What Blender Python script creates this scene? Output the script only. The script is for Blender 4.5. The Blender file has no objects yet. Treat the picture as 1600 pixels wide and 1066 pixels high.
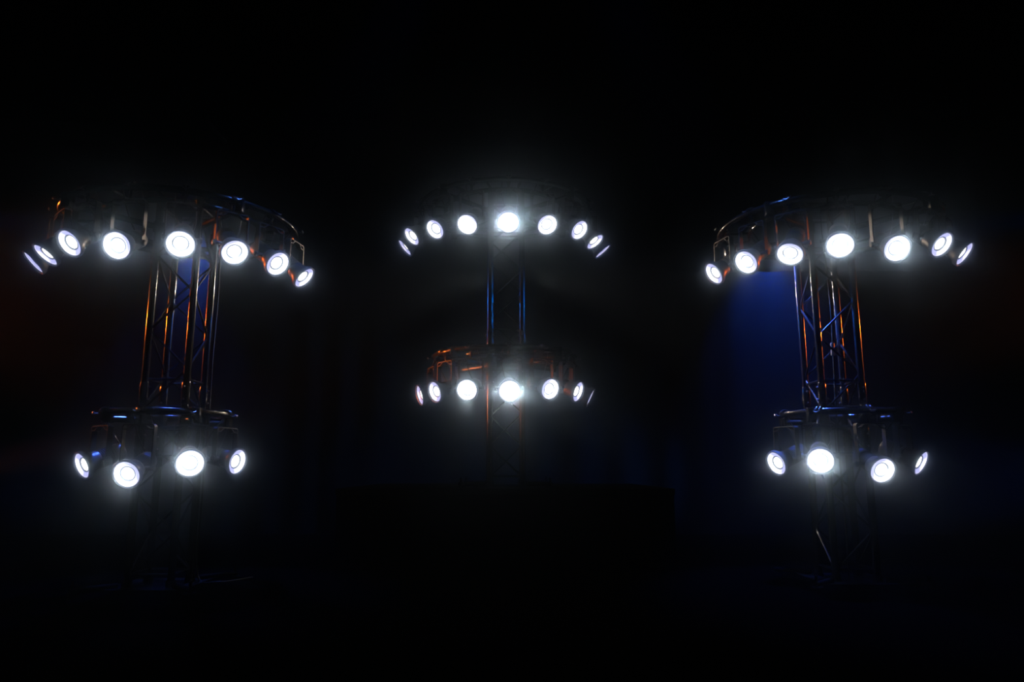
import bpy, bmesh, math, random
from mathutils import Vector, Matrix

random.seed(7)
C = bpy.context.scene.collection
R = math.radians
PI = math.pi
SC = bpy.context.scene

# ------------------------------------------------------------------ camera
CAM_H = 0.88
F_PX = 1136.6
PITCH = R(10.038)
cd = bpy.data.cameras.new('camera')
cam = bpy.data.objects.new('camera', cd)
C.objects.link(cam)
cam.location = (0, 0, CAM_H)
cam.rotation_euler = (R(90) + PITCH, 0, 0)
cd.sensor_width = 36.0
cd.lens = F_PX / 1600.0 * 36.0
cd.clip_start = 0.05
cd.clip_end = 100
SC.camera = cam

vs = SC.view_settings
vs.view_transform = 'Standard'
vs.look = 'None'
vs.gamma = 1.0
vs.use_curve_mapping = False
vs.exposure = 0.0

w = bpy.data.worlds.new('night')
SC.world = w
w.use_nodes = True
w.node_tree.nodes['Background'].inputs[0].default_value = (0, 0, 0, 1)
w.node_tree.nodes['Background'].inputs[1].default_value = 0.0


# ------------------------------------------------------------------ materials
def mat(name, col, rough=0.5, metal=0.0, spec=0.5, bump=0.0, bscale=60.0, var=0.0):
    m = bpy.data.materials.new(name)
    m.use_nodes = True
    nt = m.node_tree
    b = nt.nodes['Principled BSDF']
    b.inputs['Base Color'].default_value = (*col, 1)
    b.inputs['Roughness'].default_value = rough
    b.inputs['Metallic'].default_value = metal
    b.inputs['Specular IOR Level'].default_value = spec
    if bump or var:
        tc = nt.nodes.new('ShaderNodeTexCoord')
        nz = nt.nodes.new('ShaderNodeTexNoise')
        nz.inputs['Scale'].default_value = bscale
        nz.inputs['Detail'].default_value = 3
        nt.links.new(tc.outputs['Object'], nz.inputs['Vector'])
        if bump:
            bp = nt.nodes.new('ShaderNodeBump')
            bp.inputs['Strength'].default_value = bump
            bp.inputs['Distance'].default_value = 0.01
            nt.links.new(nz.outputs['Fac'], bp.inputs['Height'])
            nt.links.new(bp.outputs['Normal'], b.inputs['Normal'])
        if var:
            mr = nt.nodes.new('ShaderNodeMapRange')
            mr.inputs['To Min'].default_value = max(0.02, rough - var)
            mr.inputs['To Max'].default_value = rough + var
            nt.links.new(nz.outputs['Fac'], mr.inputs['Value'])
            nt.links.new(mr.outputs['Result'], b.inputs['Roughness'])
    return m


M_TRUSS = mat('black_powder_coat', (0.012, 0.012, 0.013), 0.17, 0.0, 0.55, 0.0, 40, 0.03)
M_RING = mat('black_gloss_pipe', (0.014, 0.014, 0.016), 0.2, 0.0, 0.55, 0.0, 40, 0.03)
M_HOUSING = mat('black_satin_housing', (0.08, 0.08, 0.088), 0.38, 0.0, 0.5, 0.0, 80, 0.05)
M_FINS = mat('black_heat_sink', (0.03, 0.03, 0.033), 0.4)
M_YOKE = mat('dark_grey_steel', (0.06, 0.06, 0.063), 0.45, 0.3)
M_CLAMP = mat('worn_aluminium', (0.30, 0.30, 0.31), 0.35, 0.8)
M_CABLE = mat('black_rubber', (0.012, 0.012, 0.013), 0.35)
M_BOLT = mat('zinc_bolt', (0.45, 0.45, 0.46), 0.3, 0.9)
M_WHITE = mat('white_plastic', (0.45, 0.45, 0.44), 0.4)
M_WIRE = mat('steel_wire', (0.4, 0.42, 0.48), 0.3, 0.9)
M_FLOOR = mat('black_stage_floor', (0.0008, 0.0008, 0.001), 0.95, 0.0, 0.0, 0.2, 8)
M_RISER = mat('black_riser', (0.0025, 0.0025, 0.003), 0.85, 0.0, 0.05)
M_BORDER = mat('black_velvet', (0.0015, 0.0015, 0.002), 1.0, 0.0, 0.0)
M_CEIL = mat('dark_ceiling', (0.002, 0.002, 0.0024), 0.95, 0.0, 0.0)
M_PANEL = mat('dark_ceiling_panel', (0.006, 0.006, 0.008), 0.9, 0.0, 0.0)


def drape_mat():
    m = mat('dark_backdrop_cloth', (0.02, 0.02, 0.022), 0.95, 0.0, 0.0)
    nt = m.node_tree
    b = nt.nodes['Principled BSDF']
    tc = nt.nodes.new('ShaderNodeTexCoord')
    mp = nt.nodes.new('ShaderNodeMapping')
    mp.inputs['Scale'].default_value = (1.5, 1.5, 0.12)
    nz = nt.nodes.new('ShaderNodeTexNoise')
    nz.inputs['Scale'].default_value = 1.3
    nz.inputs['Detail'].default_value = 2
    rp = nt.nodes.new('ShaderNodeMapRange')
    rp.inputs['From Min'].default_value = 0.3
    rp.inputs['From Max'].default_value = 0.7
    rp.inputs['To Min'].default_value = 0.014
    rp.inputs['To Max'].default_value = 0.022
    nt.links.new(tc.outputs['Object'], mp.inputs[0])
    nt.links.new(mp.outputs[0], nz.inputs['Vector'])
    nt.links.new(nz.outputs['Fac'], rp.inputs['Value'])
    nt.links.new(rp.outputs['Result'], b.inputs['Base Color'])
    return m


M_DRAPE = drape_mat()


def emis(name, col, strength):
    m = bpy.data.materials.new(name)
    m.use_nodes = True
    nt = m.node_tree
    nt.nodes.remove(nt.nodes['Principled BSDF'])
    e = nt.nodes.new('ShaderNodeEmission')
    e.inputs[0].default_value = (*col, 1)
    e.inputs[1].default_value = strength
    nt.links.new(e.outputs[0], nt.nodes['Material Output'].inputs[0])
    m.cycles.emission_sampling = 'NONE'
    return m


M_CORE = emis('lit_led', (0.96, 0.97, 1.0), 3.5)
# ring lens: the LED light it reflects is put in as its own emission


def ring_lens_mat():
    """Lens ring round the LED: it sends most of its light straight ahead and little to the sides."""
    m = bpy.data.materials.new('lit_ring_lens')
    m.use_nodes = True
    nt = m.node_tree
    nd, ln = nt.nodes, nt.links
    b = nd['Principled BSDF']
    b.inputs['Base Color'].default_value = (0.08, 0.08, 0.12, 1)
    b.inputs['Roughness'].default_value = 0.35
    b.inputs['Specular IOR Level'].default_value = 0.2
    lw = nd.new('ShaderNodeLayerWeight')
    lw.inputs['Blend'].default_value = 0.5
    mr = nd.new('ShaderNodeMapRange')
    mr.inputs['From Min'].default_value = 0.40
    mr.inputs['From Max'].default_value = 0.0
    mr.inputs['To Min'].default_value = 0.0
    mr.inputs['To Max'].default_value = 1.0
    ln.new(lw.outputs['Facing'], mr.inputs['Value'])
    mx = nd.new('ShaderNodeMix')
    mx.data_type = 'RGBA'
    mx.inputs[6].default_value = (0.30, 0.33, 0.68, 1)
    mx.inputs[7].default_value = (3.0, 3.0, 3.1, 1)
    ln.new(mr.outputs['Result'], mx.inputs[0])
    ln.new(mx.outputs[2], b.inputs['Emission Color'])
    b.inputs['Emission Strength'].default_value = 2.0
    m.cycles.emission_sampling = 'NONE'
    return m


M_CUP = ring_lens_mat()
M_RIM = emis('lit_lens_edge', (0.62, 0.66, 1.0), 1.7)
M_CUPRING = mat('grey_led_collar', (0.10, 0.10, 0.14), 0.5, 0.4)


# ------------------------------------------------------------------ mesh helpers
def obj(name, bm, m, parent=None, smooth=True):
    me = bpy.data.meshes.new(name)
    bmesh.ops.recalc_face_normals(bm, faces=bm.faces[:])
    bm.to_mesh(me)
    bm.free()
    for mm in (m if isinstance(m, (list, tuple)) else [m]):
        me.materials.append(mm)
    if smooth:
        for p in me.polygons:
            p.use_smooth = True
        try:
            me.set_sharp_from_angle(angle=R(35))
        except Exception:
            pass
    o = bpy.data.objects.new(name, me)
    C.objects.link(o)
    if parent is not None:
        o.parent = parent
    return o


def inst(name, me, parent=None):
    o = bpy.data.objects.new(name, me)
    C.objects.link(o)
    if parent is not None:
        o.parent = parent
    return o


def thing(name, label, cat, loc=(0, 0, 0), rz=0.0, group=None):
    o = bpy.data.objects.new(name, None)
    C.objects.link(o)
    o.empty_display_size = 0.1
    o.location = loc
    o.rotation_euler = (0, 0, rz)
    return tag(o, label, cat, group)


def tag(o, label, cat, group=None):
    o['label'] = label
    o['category'] = cat
    if group:
        o['group'] = group
    return o


def struct(o):
    o['kind'] = 'structure'
    return o


def add_box(bm, lo, hi, bevel=0.0):
    vsx = [bm.verts.new((x, y, z)) for x in (lo[0], hi[0]) for y in (lo[1], hi[1]) for z in (lo[2], hi[2])]
    f = [(0, 1, 3, 2), (4, 6, 7, 5), (0, 4, 5, 1), (2, 3, 7, 6), (0, 2, 6, 4), (1, 5, 7, 3)]
    fs = [bm.faces.new([vsx[i] for i in q]) for q in f]
    if bevel:
        es = list({e for q in fs for e in q.edges})
        bmesh.ops.bevel(bm, geom=es, offset=bevel, segments=2, affect='EDGES', profile=0.5)


def add_path(bm, pts, r, n=12, closed=False, cap=True):
    """A round tube of radius r (or a list of radii) along pts."""
    pts = [Vector(p) for p in pts]
    k = len(pts)
    rr = r if isinstance(r, (list, tuple)) else [r] * k
    rings = []
    prev = None
    for i, p in enumerate(pts):
        a = pts[(i - 1) % k] if (closed or i > 0) else p
        b = pts[(i + 1) % k] if (closed or i < k - 1) else p
        t = (b - a).normalized()
        if prev is None:
            u = t.orthogonal().normalized()
            if closed:
                u = Vector((0, 0, 1))
        else:
            u = prev - t * prev.dot(t)
            u.normalize()
        prev = u
        v = t.cross(u)
        rings.append([bm.verts.new(p + (u * math.cos(2 * PI * j / n) + v * math.sin(2 * PI * j / n)) * rr[i]) for j in range(n)])
    for i in range(k if closed else k - 1):
        A, B = rings[i], rings[(i + 1) % k]
        for j in range(n):
            bm.faces.new((A[j], A[(j + 1) % n], B[(j + 1) % n], B[j]))
    if cap and not closed:
        bm.faces.new(list(reversed(rings[0])))
        bm.faces.new(rings[-1])


def add_lathe(bm, prof, n=40, axis='-Y'):
    """Profile of (u, r): u runs forward along local -Y."""
    rings = []
    for u, r in prof:
        if r < 1e-6:
            rings.append([bm.verts.new((0, -u, 0))])
        else:
            rings.append([bm.verts.new((r * math.cos(2 * PI * j / n), -u, r * math.sin(2 * PI * j / n))) for j in range(n)])
    for A, B in zip(rings, rings[1:]):
        for j in range(n):
            a0, a1 = A[j % len(A)], A[(j + 1) % len(A)]
            b0, b1 = B[j % len(B)], B[(j + 1) % len(B)]
            q = []
            for vv in (a0, a1, b1, b0):
                if vv not in q:
                    q.append(vv)
            if len(q) > 2:
                bm.faces.new(q)


def unproject(px, py, y):
    """World point on the plane at forward distance y seen at photo pixel (px, py)."""
    u, v = (px - 800) / F_PX, -(py - 533) / F_PX
    c, s = math.cos(PITCH), math.sin(PITCH)
    d = Vector((u, c - v * s, v * c + s))
    return Vector((0, 0, CAM_H)) + d * (y / d.y)


# ------------------------------------------------------------------ the setting
WALL_Y = 10.5
bm = bmesh.new()
add_box(bm, (-12, -2.5, -0.1), (12, WALL_Y + 0.2, 0.0))
struct(obj('floor', bm, M_FLOOR, smooth=False))

bm = bmesh.new()     # a gently pleated cloth covers the whole back wall
N = 560
top, bot, tb, bb = [], [], [], []
for i in range(N + 1):
    x = -12 + 24 * i / N
    y = WALL_Y - 0.05 + 0.022 * math.sin(x * 11.0 + 0.8 * math.sin(x * 2.3))
    bot.append(bm.verts.new((x, y, 0.0)))
    top.append(bm.verts.new((x, y, 6.2)))
    bb.append(bm.verts.new((x, WALL_Y + 0.2, 0.0)))
    tb.append(bm.verts.new((x, WALL_Y + 0.2, 6.2)))
for i in range(N):
    bm.faces.new((bot[i], bot[i + 1], top[i + 1], top[i]))
    bm.faces.new((bb[i + 1], bb[i], tb[i], tb[i + 1]))
    bm.faces.new((top[i], top[i + 1], tb[i + 1], tb[i]))
    bm.faces.new((bot[i + 1], bot[i], bb[i], bb[i + 1]))
bm.faces.new((bot[0], top[0], tb[0], bb[0]))
bm.faces.new((bot[N], bb[N], tb[N], top[N]))
struct(obj('wall_back', bm, M_DRAPE))

for nm, x0, x1 in (('wall_left', -12.2, -12.0), ('wall_right', 12.0, 12.2)):
    bm = bmesh.new()
    add_box(bm, (x0, -2.5, -0.1), (x1, WALL_Y + 0.2, 6.4))
    struct(obj(nm, bm, M_CEIL, smooth=False))
bm = bmesh.new()
add_box(bm, (-12.2, -2.5, 6.2), (12.2, WALL_Y + 0.2, 6.4))
struct(obj('ceiling', bm, M_CEIL, smooth=False))

# ------------------------------------------------------------------ lamps: x, y, z of the lens, azimuth, downward tilt
LAMPS = [
    (0, 'u', -3.662, 5.382, 2.447, -55, 45),
    (0, 'u', -3.437, 5.170, 2.442, -43, 53),
    (0, 'u', -3.129, 4.947, 2.459, -22, 38),
    (0, 'u', -2.748, 4.863, 2.414, -1, 27),
    (0, 'u', -2.352, 4.961, 2.456, 22, 34),
    (0, 'u', -2.049, 5.181, 2.462, 40, 39),
    (0, 'u', -1.834, 5.501, 2.467, 58, 34),
    (0, 'u', -1.755, 5.953, 2.477, 80, 42),
    (0, 'l', -3.198, 5.492, 0.911, -34, 22),
    (0, 'l', -2.757, 5.289, 0.846, -2, 21),
    (0, 'l', -2.340, 5.362, 0.9245, 26, 14),
    (0, 'l', -2.177, 5.840, 0.942, 72, 12),
    (1, 'u', -1.125, 7.375, 3.187, -78, 42),
    (1, 'u', -1.021, 7.118, 3.223, -56, 42),
    (1, 'u', -0.744, 6.736, 3.169, -38, 39),
    (1, 'u', -0.421, 6.542, 3.150, -19, 39),
    (1, 'u', -0.033, 6.481, 3.151, 0, 38),
    (1, 'u', 0.334, 6.569, 3.156, 23, 39),
    (1, 'u', 0.657, 6.801, 3.183, 44, 38),
    (1, 'u', 0.848, 7.157, 3.180, 64, 53),
    (1, 'u', 0.960, 7.436, 3.166, 88, 51),
    (1, 'l', -0.935, 7.397, 1.630, -68, 16),
    (1, 'l', -0.738, 6.965, 1.617, -50, 18),
    (1, 'l', -0.418, 6.712, 1.607, -13, 15),
    (1, 'l', -0.022, 6.639, 1.590, 2, 18),
    (1, 'l', 0.356, 6.758, 1.620, 34, 18),
    (1, 'l', 0.641, 7.062, 1.628, 60, 20),
    (1, 'l', 0.799, 7.464, 1.613, 80, 26),
    (2, 'u', 1.754, 6.116, 2.558, -74, 33),
    (2, 'u', 1.889, 5.669, 2.528, -55, 34),
    (2, 'u', 2.139, 5.396, 2.514, -37, 46),
    (2, 'u', 2.444, 5.211, 2.526, -24, 38),
    (2, 'u', 2.834, 5.152, 2.483, 0, 30),
    (2, 'u', 3.243, 5.280, 2.554, 26, 39),
    (2, 'u', 3.569, 5.535, 2.560, 47, 40),
    (2, 'l', 2.189, 6.105, 0.932, -66, 20),
    (2, 'l', 2.366, 5.650, 0.9465, -22, 18),
    (2, 'l', 2.795, 5.571, 0.874, 6, 22),
    (2, 'l', 3.204, 5.781, 0.933, 40, 26),
]
LOOKS = {
    (0, 'u'): ['thin sliver-shaped', 'narrow tilted oval', 'wide oval pale-rimmed', 'big blazing', 'bright round', 'bright white', 'oval white', 'small down-tilted oval'],
    (0, 'l'): ['narrow oval pale-rimmed', 'big blazing', 'bright round', 'oval blue-topped'],
    (1, 'u'): ['thin sliver-shaped', 'narrow oval', 'oval pale-rimmed', 'bright oval', 'blazing round', 'bright oval', 'oval pale-rimmed', 'narrow oval', 'thin sliver-shaped'],
    (1, 'l'): ['narrow sliver', 'oval pale-rimmed', 'bright round', 'blazing round', 'bright oval', 'narrow oval', 'thinnest sliver'],
    (2, 'u'): ['small down-tilted oval', 'round white', 'bright white', 'bright round', 'big blazing', 'wide oval pale-rimmed', 'narrow tilted oval'],
    (2, 'l'): ['oval pale-rimmed', 'bright round blue-topped', 'big blazing ribbed', 'narrow oval'],
}
ORD = ['first', 'second', 'third', 'fourth', 'fifth', 'sixth', 'seventh', 'eighth', 'ninth']
TN = ['left', 'middle', 'right']
RN = {'u': 'upper', 'l': 'lower'}
TOWER = [(-2.733, 5.875, 0.0), (-0.062, 7.478, 0.716), (2.726, 6.155, 0.0)]
RINGC = [(-2.76, 5.875), (-0.079, 7.478), (2.764, 6.155)]
RTUBE = {(0, 'u'): 0.893, (1, 'u'): 0.893, (2, 'u'): 0.893, (0, 'l'): 0.462, (1, 'l'): 0.716, (2, 'l'): 0.462}
HTUBE = {(0, 'u'): 2.535 + .36, (1, 'u'): 3.26 + .36, (2, 'u'): 2.615 + .36,
         (0, 'l'): 0.945 + .37, (1, 'l'): 1.655 + .37, (2, 'l'): 0.97 + .37}
S_T = 0.33
R_CH = 0.028
R_RING = 0.025

# ------------------------------------------------------------------ riser under the middle tower
rt = thing('stage_riser', 'low black stage platform on which the middle truss tower stands', 'platform', (-0.06, 7.75, 0))
bm = bmesh.new()
add_box(bm, (-1.5, -1.2, 0.66), (1.5, 1.2, 0.716), 0.006)
obj('deck', bm, M_RISER, rt, False)
for sx in (-1, 1):
    for sy in (-1, 1):
        bm = bmesh.new()
        add_path(bm, [(sx * 1.4, sy * 1.1, 0), (sx * 1.4, sy * 1.1, 0.662)], 0.03)
        obj('leg', bm, M_RISER, rt)
bm = bmesh.new()
add_box(bm, (-1.49, -1.19, 0.02), (1.49, -1.18, 0.662))
obj('skirt', bm, M_BORDER, rt, False)


# ------------------------------------------------------------------ towers
def tower(t):
    X, Y, Z0 = TOWER[t]
    ztop = HTUBE[(t, 'u')] + 0.16
    H = ztop - Z0
    lab = ['black square truss tower standing on the floor at the left, blue glow behind',
           'black square truss tower standing farther back between the two others',
           'black square truss tower standing on the floor at the right, orange edge glints'][t]
    T = thing('truss_tower', lab, 'truss tower', (X, Y, Z0), 0, 'truss towers')
    h = S_T / 2
    corners = [(-h, -h), (h, -h), (h, h), (-h, h)]
    joints = [z - Z0 for z in (HTUBE[(t, 'l')] + 0.16, HTUBE[(t, 'l')] - 0.22)]
    for (x, y) in corners:
        bm = bmesh.new()
        add_path(bm, [(x, y, 0.05), (x, y, H)], R_CH, 20)
        ch = obj('chord', bm, M_TRUSS, T)
        for zj in joints:       # conical pin coupling between two truss lengths
            bm = bmesh.new()
            add_path(bm, [(x, y, zj - .09), (x, y, zj - .075), (x, y, zj - .02), (x, y, zj + .02), (x, y, zj + .075), (x, y, zj + .09)],
                     [R_CH, R_CH + .005, R_CH + .006, R_CH + .006, R_CH + .005, R_CH], 20)
            cp = obj('coupling', bm, M_TRUSS, ch)
            for dz in (-.05, .05):
                bm = bmesh.new()
                ax = Vector((1, 0, 0)) if x * y > 0 else Vector((0, 1, 0))
                p = Vector((x, y, zj + dz))
                add_path(bm, [p - ax * .046, p - ax * .04, p + ax * .04, p + ax * .046], [.005, .008, .008, .005], 8)
                obj('pin', bm, M_BOLT, ch)
    # zigzag bracing, every bar a part
    step = 0.315
    nb = int((H - 0.16) / step)
    for fi in range(4):
        a, b = Vector((*corners[fi], 0)), Vector((*corners[(fi + 1) % 4], 0))
        for k in range(nb):
            z0, z1 = 0.09 + k * step, 0.09 + (k + 1) * step
            p, q = (a, b) if (k + fi + t) % 2 == 0 else (b, a)
            bm = bmesh.new()
            add_path(bm, [p + Vector((0, 0, z0)), q + Vector((0, 0, z1))], 0.009, 10)
            obj('brace', bm, M_TRUSS, T)
        for zc in [0.1, H - 0.04] + [j + s * 0.11 for j in joints for s in (-1, 1)]:
            bm = bmesh.new()
            add_path(bm, [a + Vector((0, 0, zc)), b + Vector((0, 0, zc))], 0.010, 10)
            obj('crossbar', bm, M_TRUSS, T)
    bm = bmesh.new()
    add_box(bm, (-.30, -.30, 0), (.30, .30, .012), .003)
    for (x, y) in corners:
        add_path(bm, [(x, y, .01), (x, y, .06)], [.04, .036], 16)
    obj('base_plate', bm, M_TRUSS, T)
    for k in range(4):
        aa = PI / 4 + k * PI / 2
        dx, dy = math.cos(aa), math.sin(aa)
        bm = bmesh.new()
        add_path(bm, [(dx * .30, dy * .30, .03), (dx * .62, dy * .62, .03)], .018, 10)
        add_path(bm, [(dx * .6, dy * .6, .0), (dx * .6, dy * .6, .09)], .011, 10)
        add_path(bm, [(dx * .6, dy * .6, .0), (dx * .6, dy * .6, .01)], .045, 16)
        obj('outrigger', bm, M_RISER, T)
    bm = bmesh.new()
    add_box(bm, (-h - .03, -h - .03, H), (h + .03, h + .03, H + .012), .003)
    obj('top_plate', bm, M_TRUSS, T)
    return T


for t in range(3):
    tower(t)


# ------------------------------------------------------------------ rings
def ring(t, k):
    cx, cy = RINGC[t]
    X, Y, _ = TOWER[t]
    z = HTUBE[(t, k)]
    r = RTUBE[(t, k)]
    n_l = sum(1 for L in LAMPS if L[0] == t and L[1] == k)
    word = {4: 'four', 7: 'seven', 8: 'eight', 9: 'nine'}[n_l]
    T = thing('lighting_ring', f'round black pipe ring clamped around the {TN[t]} tower, carrying its {word} {RN[k]} spotlights',
              'lighting ring', (cx, cy, z), 0, 'pipe rings on the truss towers')
    dx, dy = X - cx, Y - cy
    n = 96
    bm = bmesh.new()
    add_path(bm, [(r * math.cos(2 * PI * i / n), r * math.sin(2 * PI * i / n), 0) for i in range(n)], R_RING, 16, closed=True)
    obj('outer_tube', bm, M_RING, T)
    ri = max(0.30, r - 0.26)
    zi = 0.0 if k == 'u' else 0.0
    bm = bmesh.new()
    add_path(bm, [(ri * math.cos(2 * PI * i / n), ri * math.sin(2 * PI * i / n), zi) for i in range(n)], R_RING * .9, 16, closed=True)
    obj('inner_tube', bm, M_RING, T)
    nr = 16 if r > .6 else 8
    for i in range(nr):
        aa = 2 * PI * (i + .5) / nr
        c, s = math.cos(aa), math.sin(aa)
        bm = bmesh.new()
        add_path(bm, [(c * ri, s * ri, 0), (c * r, s * r, 0)], .012, 10)
        obj('rung', bm, M_RING, T)
    # the four arms that hold the ring to the tower's chords
    h = S_T / 2
    for (sx, sy) in ((-1, -1), (1, -1), (1, 1), (-1, 1)):
        px_, py_ = dx + sx * h, dy + sy * h
        aa = math.atan2(py_, px_)
        bm = bmesh.new()
        add_path(bm, [(px_, py_, -.055), (math.cos(aa) * r, math.sin(aa) * r, -.055)], .024, 14)
        a_ = obj('arm', bm, M_RING, T)
        bm = bmesh.new()
        add_path(bm, [(px_, py_, -.095), (px_, py_, -.015)], R_CH + .012, 18)
        obj('clamp_collar', bm, M_RING, a_)
        bm = bmesh.new()
        px2, py2 = math.cos(aa) * (r), math.sin(aa) * (r)
        add_box(bm, (px2 - .035, py2 - .035, -.085), (px2 + .035, py2 + .035, .032), .006)
        obj('saddle_bracket', bm, M_RING, a_)
    return T


for t in range(3):
    for k in 'ul':
        ring(t, k)

# ------------------------------------------------------------------ the spotlight, built once
U_L = 0.13       # lens plane, forward of the tilt pivot
R_L = 0.0925     # lens radius
bm = bmesh.new()
add_lathe(bm, [(-.185, 0), (-.185, .05), (-.180, .061), (-.170, .067), (-.10, .070), (-.098, .066), (-.090, .066)], 40)
add_lathe(bm, [(.005, .066), (.012, .071), (.04, .073), (.075, .083), (.105, .098), (.118, .102), (.118, .094), (.09, .06), (.085, 0)], 40)
ME_HOUSING = obj('housing', bm, M_HOUSING)
bm = bmesh.new()
pr = [(-.098, 0.0), (-.098, .066)]
for i in range(6):
    u = -.092 + i * .0165
    pr += [(u, .058), (u + .005, .058), (u + .0055, .0705), (u + .0115, .0705), (u + .012, .058)]
pr += [(.006, .066), (.006, 0)]
add_lathe(bm, pr, 40)
ME_FINS = obj('heat_sink', bm, M_FINS)
bm = bmesh.new()
add_lathe(bm, [(.100, .1015), (.110, .1075), (.138, .1085), (.143, .105), (.141, .0985), (.132, R_L + .001), (.118, R_L), (.112, .098), (.100, .1015)], 48)
ME_BEZEL = obj('bezel', bm, M_HOUSING)
bm = bmesh.new()
pr = []
for i in range(9):
    q = i / 8
    pr.append((U_L - .015 + .014 * q ** 1.2, .059 + (R_L - .0025 - .059) * q))
add_lathe(bm, [(U_L - .026, .059)] + pr, 48)
pr2 = [(U_L - .001, R_L - .0035), (U_L + .001, R_L - .003), (U_L + .001, R_L), (U_L - .002, R_L)]
n0 = len(bm.faces)
add_lathe(bm, pr2, 48)
bm.faces.ensure_lookup_table()
for f in bm.faces[n0:]:
    f.material_index = 1
ME_CUP = obj('ring_lens', bm, [M_CUP, M_RIM])
bm = bmesh.new()
add_lathe(bm, [(U_L - .026, .0475), (U_L - .019, .0475), (U_L - .015, .0495), (U_L - .012, .0575), (U_L - .016, .0595), (U_L - .026, .0595)], 40)
ME_COLLAR = obj('led_collar', bm, M_CUPRING)
bm = bmesh.new()
add_lathe(bm, [(U_L - .026, .0478), (U_L - .019, .0465), (U_L - .015, .036), (U_L - .013, .020), (U_L - .0125, 0)], 40)
ME_CORE = obj('led_lens', bm, M_CORE)
bm = bmesh.new()     # handle wheel at the tilt pivot
add_path(bm, [(-.120, 0, 0), (-.123, 0, 0), (-.134, 0, 0), (-.137, 0, 0)], [.012, .021, .021, .016], 14)
ME_KNOBL = obj('tilt_knob', bm, M_HOUSING)
bm = bmesh.new()
add_path(bm, [(.120, 0, 0), (.123, 0, 0), (.134, 0, 0), (.137, 0, 0)], [.012, .021, .021, .016], 14)
ME_KNOBR = obj('tilt_knob', bm, M_HOUSING)
bm = bmesh.new()     # pivot bosses between housing and yoke
add_path(bm, [(-.06, 0, 0), (-.116, 0, 0)], .014, 14)
ME_BOSSL = obj('pivot_boss', bm, M_HOUSING)
bm = bmesh.new()
add_path(bm, [(.06, 0, 0), (.116, 0, 0)], .014, 14)
ME_BOSSR = obj('pivot_boss', bm, M_HOUSING)
protos = [ME_HOUSING, ME_FINS, ME_BEZEL, ME_CUP, ME_COLLAR, ME_CORE, ME_KNOBL, ME_KNOBR, ME_BOSSL, ME_BOSSR]


def yoke_bm(hh):
    bm = bmesh.new()
    wv, th, bw = .118, .004, .022
    rc = .018
    # U-shaped flat bar as a swept rectangle in the XZ plane
    path = [(-wv, -.02)]
    path += [(-wv, hh - rc)]
    for i in range(1, 5):
        a = PI - i / 4 * PI / 2
        path.append((-wv + rc + rc * math.cos(a), hh - rc + rc * math.sin(a)))
    path += [(wv - rc, hh)]
    for i in range(1, 5):
        a = PI / 2 - i / 4 * PI / 2
        path.append((wv - rc + rc * math.cos(a), hh - rc + rc * math.sin(a)))
    path += [(wv, -.02)]
    rings = []
    for i, (x, z) in enumerate(path):
        a = path[max(0, i - 1)]
        b = path[min(len(path) - 1, i + 1)]
        t = Vector((b[0] - a[0], b[1] - a[1])).normalized()
        nx, nz = -t.y, t.x
        rings.append([bm.verts.new((x + nx * s * th, y, z + nz * s * th)) for s, y in ((-1, -bw), (1, -bw), (1, bw), (-1, bw))])
    for A, B in zip(rings, rings[1:]):
        for j in range(4):
            bm.faces.new((A[j], A[(j + 1) % 4], B[(j + 1) % 4], B[j]))
    bm.faces.new(rings[0][::-1])
    bm.faces.new(rings[-1])
    # folded stiffener lips under both upper corners
    for s in (-1, 1):
        pts = [(s * (wv - .004), 0, hh - .035), (s * (wv - .045), 0, hh - .030), (s * (wv - .058), 0, hh - .016), (s * (wv - .075), 0, hh - .006)]
        for (x0, _, z0), (x1, _, z1) in zip(pts, pts[1:]):
            d = Vector((x1 - x0, 0, z1 - z0)).normalized()
            nn = Vector((-d.z, 0, d.x)) * .0032
            v8 = []
            for (xx, zz) in ((x0, z0), (x1, z1)):
                for sg in (-1, 1):
                    for yy in (-.02, .02):
                        v8.append(bm.verts.new((xx + sg * nn.x, yy, zz + sg * nn.z)))
            for q in ((0, 1, 3, 2), (4, 6, 7, 5), (0, 4, 5, 1), (2, 3, 7, 6), (0, 2, 6, 4), (1, 5, 7, 3)):
                bm.faces.new([v8[i] for i in q])
    return bm


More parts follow.
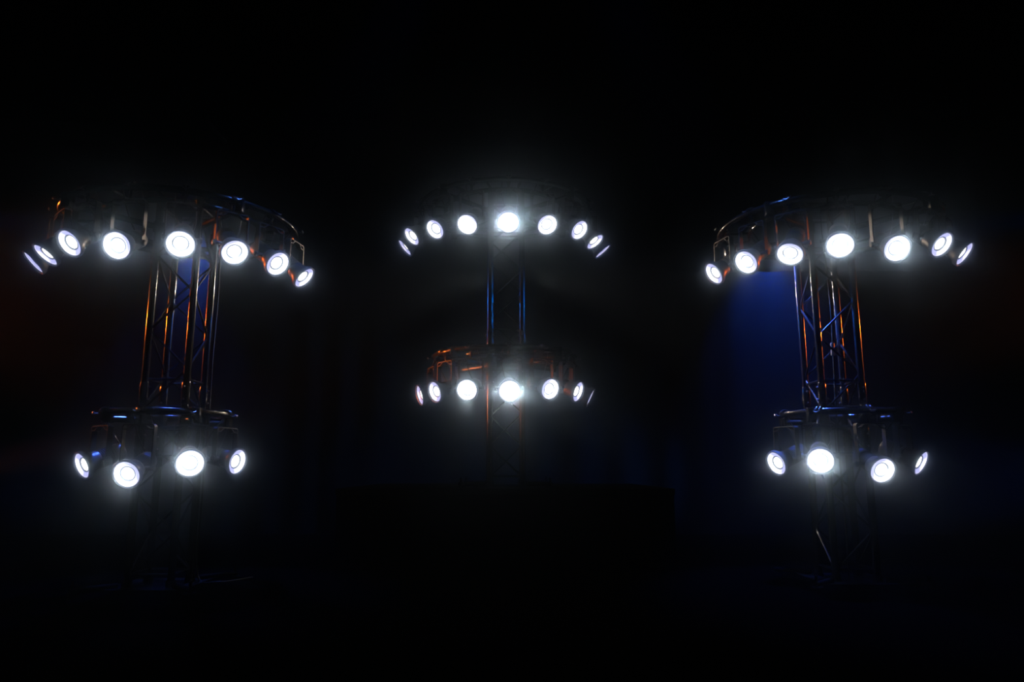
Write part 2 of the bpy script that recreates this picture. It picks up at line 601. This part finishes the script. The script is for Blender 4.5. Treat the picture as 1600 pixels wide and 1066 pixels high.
# ---- one light source per lamp: a collimated beam, with noise added to imitate starburst rays
def beam_light(seed, power):
    ld = bpy.data.lights.new('beam', 'SPOT')
    ld.energy = power
    ld.spot_size = R(88)
    ld.spot_blend = 0.1
    ld.shadow_soft_size = 0.004
    ld.color = (1, 1, 1)
    ld.use_nodes = True
    nt = ld.node_tree
    nd, ln = nt.nodes, nt.links
    e = nd['Emission'] if 'Emission' in nd else nd.new('ShaderNodeEmission')
    tc = nd.new('ShaderNodeTexCoord')
    sp = nd.new('ShaderNodeSeparateXYZ')
    ln.new(tc.outputs['Normal'], sp.inputs[0])
    ab = nd.new('ShaderNodeMath'); ab.operation = 'ABSOLUTE'
    ln.new(sp.outputs['Z'], ab.inputs[0])
    pw = nd.new('ShaderNodeMapRange'); pw.interpolation_type = 'SMOOTHSTEP'
    pw.inputs['From Min'].default_value = 0.72
    pw.inputs['From Max'].default_value = 0.97
    ln.new(ab.outputs[0], pw.inputs['Value'])
    # noise in the beam strength imitates the starburst rays round a lamp
    sc = nd.new('ShaderNodeVectorMath'); sc.operation = 'ADD'
    ln.new(tc.outputs['Normal'], sc.inputs[0])
    sc.inputs[1].default_value = (seed * 1.7, seed * 3.1, seed * 0.77)
    nz = nd.new('ShaderNodeTexNoise')
    nz.inputs['Scale'].default_value = 90.0
    nz.inputs['Detail'].default_value = 1.0
    ln.new(sc.outputs[0], nz.inputs['Vector'])
    mr = nd.new('ShaderNodeMapRange')
    mr.inputs['From Min'].default_value = 0.46
    mr.inputs['From Max'].default_value = 0.64
    mr.inputs['To Min'].default_value = 0.15
    mr.inputs['To Max'].default_value = 4.0
    ln.new(nz.outputs['Fac'], mr.inputs['Value'])
    mu = nd.new('ShaderNodeMath'); mu.operation = 'MULTIPLY'
    ln.new(pw.outputs['Result'], mu.inputs[0]); ln.new(mr.outputs['Result'], mu.inputs[1])
    ad = nd.new('ShaderNodeMath'); ad.operation = 'ADD'
    ln.new(mu.outputs[0], ad.inputs[0])
    ad.inputs[1].default_value = 0.003
    ln.new(ad.outputs[0], e.inputs['Strength'])
    return ld


LAMP_W = 2.0        # beam power of most lamps; those facing the camera are raised to imitate bloom
BLOOM_W = {16: 15, 24: 16, 3: 5, 4: 4.5, 5: 2.2, 9: 5.5, 10: 4.5, 36: 5, 37: 5.5, 32: 5.5, 31: 4.5, 30: 2.2, 29: 2.2, 23: 4}
cnt = {}
for li, (t, k, lx, ly, lz, az, ti) in enumerate(LAMPS):
    i = cnt.get((t, k), 0)
    cnt[(t, k)] = i + 1
    a, tl = R(az), R(ti)
    n = Vector((math.cos(tl) * math.sin(a), -math.cos(tl) * math.cos(a), -math.sin(tl)))
    pv = Vector((lx, ly, lz)) - n * U_L
    hh = HTUBE[(t, k)] - 0.105 - pv.z
    label = f"{LOOKS[(t, k)][i]} spotlight, {ORD[i]} from the left on the {TN[t]} tower's {RN[k]} ring"
    T = thing('spotlight', label, 'spotlight', pv, a, f"spotlights on the {TN[t]} tower's {RN[k]} ring")
    for p in protos:
        o = inst(p.data.name.split('.')[0], p.data, T)
        o.name = p.data.name.split('.')[0]
        if 'knob' not in o.name and 'boss' not in o.name:
            o.rotation_euler = (tl, 0, 0)
        if o.name.startswith('led_lens'):
            o['label'] = 'glowing white lamp centre'
        if o.name.startswith('ring_lens'):
            o['label'] = 'pale violet glowing ring lens'
    yk = obj('yoke', yoke_bm(hh), M_YOKE, T, smooth=False)
    # hook clamp that grips the ring's outer tube
    cx, cy = RINGC[t]
    rel = Vector((pv.x - cx, pv.y - cy))
    ang = math.atan2(rel.y, rel.x)
    tp = Vector((cx + RTUBE[(t, k)] * math.cos(ang), cy + RTUBE[(t, k)] * math.sin(ang)))
    off = tp - Vector((pv.x, pv.y))
    mrot = Matrix.Rotation(-a, 2)
    off = mrot @ off
    tang = mrot @ Vector((-math.sin(ang), math.cos(ang)))
    td = Vector((tang.x, tang.y, 0)).normalized()
    rd = Vector((-td.y, td.x, 0))
    zt = HTUBE[(t, k)] - pv.z
    cpos = Vector((off.x, off.y, zt))
    bm = bmesh.new()
    pts = [Vector((0, 0, hh - .004)), Vector((off.x * .3, off.y * .3, hh + .03)), cpos + Vector((0, 0, -.034))]
    add_path(bm, pts, [.014, .012, .016], 12)
    for s in (-1, 1):                  # two jaws half round the tube
        arc = [cpos + td * (s * .014) + rd * (.0345 * math.cos(q)) + Vector((0, 0, .0345 * math.sin(q))) for q in [R(v) for v in range(-110, 171, 20)]]
        add_path(bm, arc, .0075, 8)
    cl = obj('hook_clamp', bm, M_RING, T)
    bm = bmesh.new()
    wp = cpos - rd * .042 + Vector((0, 0, -.012))
    add_path(bm, [wp, wp - rd * .035], .005, 8)
    e1 = wp - rd * .035
    add_path(bm, [e1 - td * .024 + Vector((0, 0, .012)), e1 - td * .008, e1 + td * .008, e1 + td * .024 + Vector((0, 0, .012))], [.004, .007, .007, .004], 8)
    obj('wing_bolt', bm, M_CLAMP, cl)
    # safety wire: a slack loop from the tube to the back of the housing
    bm = bmesh.new()
    p0 = cpos + td * .07 + Vector((0, 0, -.028))
    p1 = Vector((.045, .10, .07))
    mid = (p0 + p1) / 2 + Vector((.05, .05, -.10))
    add_path(bm, [p0 * (1 - q) ** 2 + mid * 2 * q * (1 - q) + p1 * q * q for q in [j / 12 for j in range(13)]], .0022, 6)
    obj('safety_cable', bm, M_WIRE, T)
    # power tail
    bm = bmesh.new()
    p0 = Vector((-.02, .175 * math.cos(tl), .175 * math.sin(tl) + .04))
    p1 = cpos - td * .06 + Vector((0, 0, -.028))
    mid = (p0 + p1) / 2 + Vector((-.04, .05, -.04))
    add_path(bm, [p0 * (1 - q) ** 2 + mid * 2 * q * (1 - q) + p1 * q * q for q in [j / 12 for j in range(13)]], .005, 8)
    obj('power_cable', bm, M_CABLE, T)
    ld = beam_light(li + 1, BLOOM_W.get(li, LAMP_W))
    lo = bpy.data.objects.new('beam', ld)
    C.objects.link(lo)
    lo.parent = T
    lo.location = Matrix.Rotation(tl, 3, 'X') @ Vector((0, -(U_L + .02), 0))
    lo.rotation_euler = (tl - R(90), 0, 0)
for p in protos:
    bpy.data.objects.remove(p)

# ------------------------------------------------------------------ cables running down the towers
def cable(pts, r, label, grp=None):
    bm = bmesh.new()
    # smooth Catmull-Rom through the points
    P = [Vector(p) for p in pts]
    P = [P[0] * 2 - P[1]] + P + [P[-1] * 2 - P[-2]]
    out = []
    for i in range(1, len(P) - 2):
        for j in range(8):
            q = j / 8
            a, b, c, d = P[i - 1], P[i], P[i + 1], P[i + 2]
            out.append(.5 * ((2 * b) + (c - a) * q + (2 * a - 5 * b + 4 * c - d) * q * q + (3 * b - a - 3 * c + d) * q ** 3))
    out.append(P[-2])
    add_path(bm, out, r, 8)
    return tag(obj('power_cable', bm, M_CABLE), label, 'cable', grp)


X, Y, _ = TOWER[0]
cable([(X + .225, Y + .13, 2.83), (X + .23, Y + .16, 2.4), (X + .225, Y + .15, 1.8), (X + .23, Y + .15, 1.3), (X + .22, Y + .15, .6), (X + .235, Y + .14, .06), (X + .42, Y + .1, .009), (X + .6, Y + .35, .009)],
      .007, 'thin black cable hanging down the right side of the left truss tower', 'cables down the towers')
X, Y, _ = TOWER[2]
c2 = cable([(X + .02, Y + .02, 2.93), (X + .035, Y + .0, 2.3), (X + .03, Y + .02, 1.7), (X + .01, Y + .0, 1.2), (X + .03, Y + .03, .5), (X + .02, Y + .02, .05), (X + .03, Y + .01, .022)],
           .008, 'black cable hanging down inside the right truss tower, white connector on it', 'cables down the towers')
bm = bmesh.new()
pc = unproject(1305, 545, Y)
for z0, z1 in ((pc.z + .005, pc.z + .055), (pc.z - .06, pc.z - .002)):
    add_path(bm, [(X + .03, Y + .015, z0), (X + .03, Y + .015, z0 + .006), (X + .03, Y + .015, z1 - .006), (X + .03, Y + .015, z1)], [.012, .017, .017, .012], 14)
cn = obj('connector', bm, M_WHITE, c2)
cn['label'] = 'white cable connector'

# ------------------------------------------------------------------ ceiling panels, dim
for nm, quad, lab in (('ceiling_panel', [(84, 190), (316, 190), (354, 224), (120, 224)], 'faint dark flat panel hung under the ceiling above the left tower'),
                      ('ceiling_panel', [(1160, 205), (1345, 205), (1330, 233), (1143, 233)], 'faint dark flat panel hung under the ceiling above the right tower')):
    ys = []
    zc = 5.6
    c, s = math.cos(PITCH), math.sin(PITCH)
    pts = []
    for (px, py) in quad:
        u, v = (px - 800) / F_PX, -(py - 533) / F_PX
        d = Vector((u, c - v * s, v * c + s))
        pts.append(Vector((0, 0, CAM_H)) + d * ((zc - CAM_H) / d.z))
    x0 = min(p.x for p in pts); x1 = max(p.x for p in pts)
    y0 = min(p.y for p in pts); y1 = max(p.y for p in pts)
    T = thing(nm, lab, 'ceiling panel', ((x0 + x1) / 2, (y0 + y1) / 2, zc), 0, 'panels under the ceiling')
    hx, hy = (x1 - x0) / 2, (y1 - y0) / 2
    bm = bmesh.new()
    add_box(bm, (-hx, -hy, 0), (hx, hy, .05), .01)
    obj('board', bm, M_PANEL, T, False)
    for sx in (-1, 1):
        for sy in (-1, 1):
            bm = bmesh.new()
            add_path(bm, [(sx * hx * .85, sy * hy * .8, .05), (sx * hx * .85, sy * hy * .8, 6.2 - zc)], .004, 6)
            obj('hanger', bm, M_CABLE, T)

# ------------------------------------------------------------------ added black curtain that gives the blue glow its sharp top edge
def border(px0, px1, py_bottom, y, ztop, label):
    a = unproject(px0, py_bottom, y)
    b = unproject(px1, py_bottom, y)
    bm = bmesh.new()
    N = 120
    fr, bk = [], []
    for i in range(N + 1):
        x = a.x + (b.x - a.x) * i / N
        yy = y + .03 * math.sin(x * 13)
        fr.append((bm.verts.new((x, yy, a.z)), bm.verts.new((x, yy, ztop))))
        bk.append((bm.verts.new((x, yy + .015, a.z)), bm.verts.new((x, yy + .015, ztop))))
    for i in range(N):
        for A, B in ((fr[i], fr[i + 1]), (bk[i + 1], bk[i])):
            bm.faces.new((A[0], B[0], B[1], A[1]))
        bm.faces.new((fr[i][0], bk[i][0], bk[i + 1][0], fr[i + 1][0]))
        bm.faces.new((fr[i][1], fr[i + 1][1], bk[i + 1][1], bk[i][1]))
    bm.faces.new((fr[0][0], fr[0][1], bk[0][1], bk[0][0]))
    bm.faces.new((fr[N][0], bk[N][0], bk[N][1], fr[N][1]))
    o = obj('glow_cutoff_curtain', bm, M_BORDER)
    return tag(o, label, 'curtain')


border(1040, 1545, 424, 9.6, 6.2, 'added black curtain that cuts off the blue glow behind the right tower')

# ------------------------------------------------------------------ coloured stage light
def spot(name, loc, target, col, power, size, blend=0.6, soft=0.05):
    ld = bpy.data.lights.new(name, 'SPOT')
    ld.energy = power
    ld.color = col
    ld.spot_size = R(size)
    ld.spot_blend = blend
    ld.shadow_soft_size = soft
    o = bpy.data.objects.new(name, ld)
    C.objects.link(o)
    o.location = loc
    d = Vector(target) - Vector(loc)
    o.rotation_euler = d.to_track_quat('-Z', 'Y').to_euler()
    return o


BLUE = (0.03, 0.16, 1.0)
ORANGE = (1.0, 0.22, 0.03)
spot('orange_wash', (-11.5, 10.2, 3.9), (-2.7, 5.9, 2.1), ORANGE, 4000, 16)
spot('orange_wash', (11.5, 10.2, 3.75), (2.7, 6.1, 2.15), ORANGE, 4000, 12)
spot('orange_wash', (-11.5, 7.0, 2.7), (-0.1, 7.4, 2.1), ORANGE, 6500, 10)
spot('orange_wash', (-8.8, 9.7, 0.5), (-0.4, 7.4, 2.05), ORANGE, 7000, 8)
for sx in (-1, 1):
    spot('blue_wash', (sx * .1, 5.2, 6.1), (sx * 2.75, 5.7, 0.9), (0.05, 0.19, 1.0), 900, 17)
    spot('blue_wash', (2.42 if sx > 0 else -2.98, 6.42, 2.8), (sx * 2.68, 5.8, 0.9), (0.04, 0.13, 1.0), 1100 if sx > 0 else 800, 76 if sx > 0 else 62, 0.5)
    spot('blue_wash', (sx * 8.4, 8.5, .75), (0, 9.5, 0.8), (0.0, 0.13, 1.0), 7000 if sx > 0 else 2500, 26)  # added low side lights that tint the haze blue
    spot('blue_wash', (sx * 8.4, 9.6, 4.5), (0, 7.45, 2.6), (0.0, 0.13, 1.0), 3500, 9)
    spot('added_edge_light', (sx * .25, 9.0, 3.3), (sx * 2.73, 5.9, 2.0), (1.0, 0.97, 0.95), 520, 34)  # added unseen lights behind the middle tower whiten the side towers' inner edges
p = unproject(1195, 470, WALL_Y)
spot('blue_wash', (p.x + .05, WALL_Y - .65, p.z + 1.1), (p.x, WALL_Y - .1, p.z - .1), (0, .07, 1), 1700, 60, 1.0)
p = unproject(308, 410, WALL_Y)
spot('blue_wash', (p.x, WALL_Y - .65, p.z + 1.2), (p.x, WALL_Y - .1, p.z), (0, .07, 1), 4500, 24, 1.0)

# ------------------------------------------------------------------ thin haze through the hall; its tight forward lobe imitates lens bloom
wt = w.node_tree
SC.cycles.sample_clamp_indirect = 0.3
w.cycles.volume_sampling = 'DISTANCE'
vol = []
for col, den, g in (((0.52, 0.74, 1.0), 0.10, 0.997), ((0.52, 0.74, 1.0), 0.0009, 0.4)):
    v = wt.nodes.new('ShaderNodeVolumeScatter')
    v.inputs['Color'].default_value = (*col, 1)
    v.inputs['Density'].default_value = den
    v.inputs['Anisotropy'].default_value = g
    vol.append(v)
mix = wt.nodes.new('ShaderNodeAddShader')
wt.links.new(vol[0].outputs[0], mix.inputs[0])
wt.links.new(vol[1].outputs[0], mix.inputs[1])
wt.links.new(mix.outputs[0], wt.nodes['World Output'].inputs['Volume'])
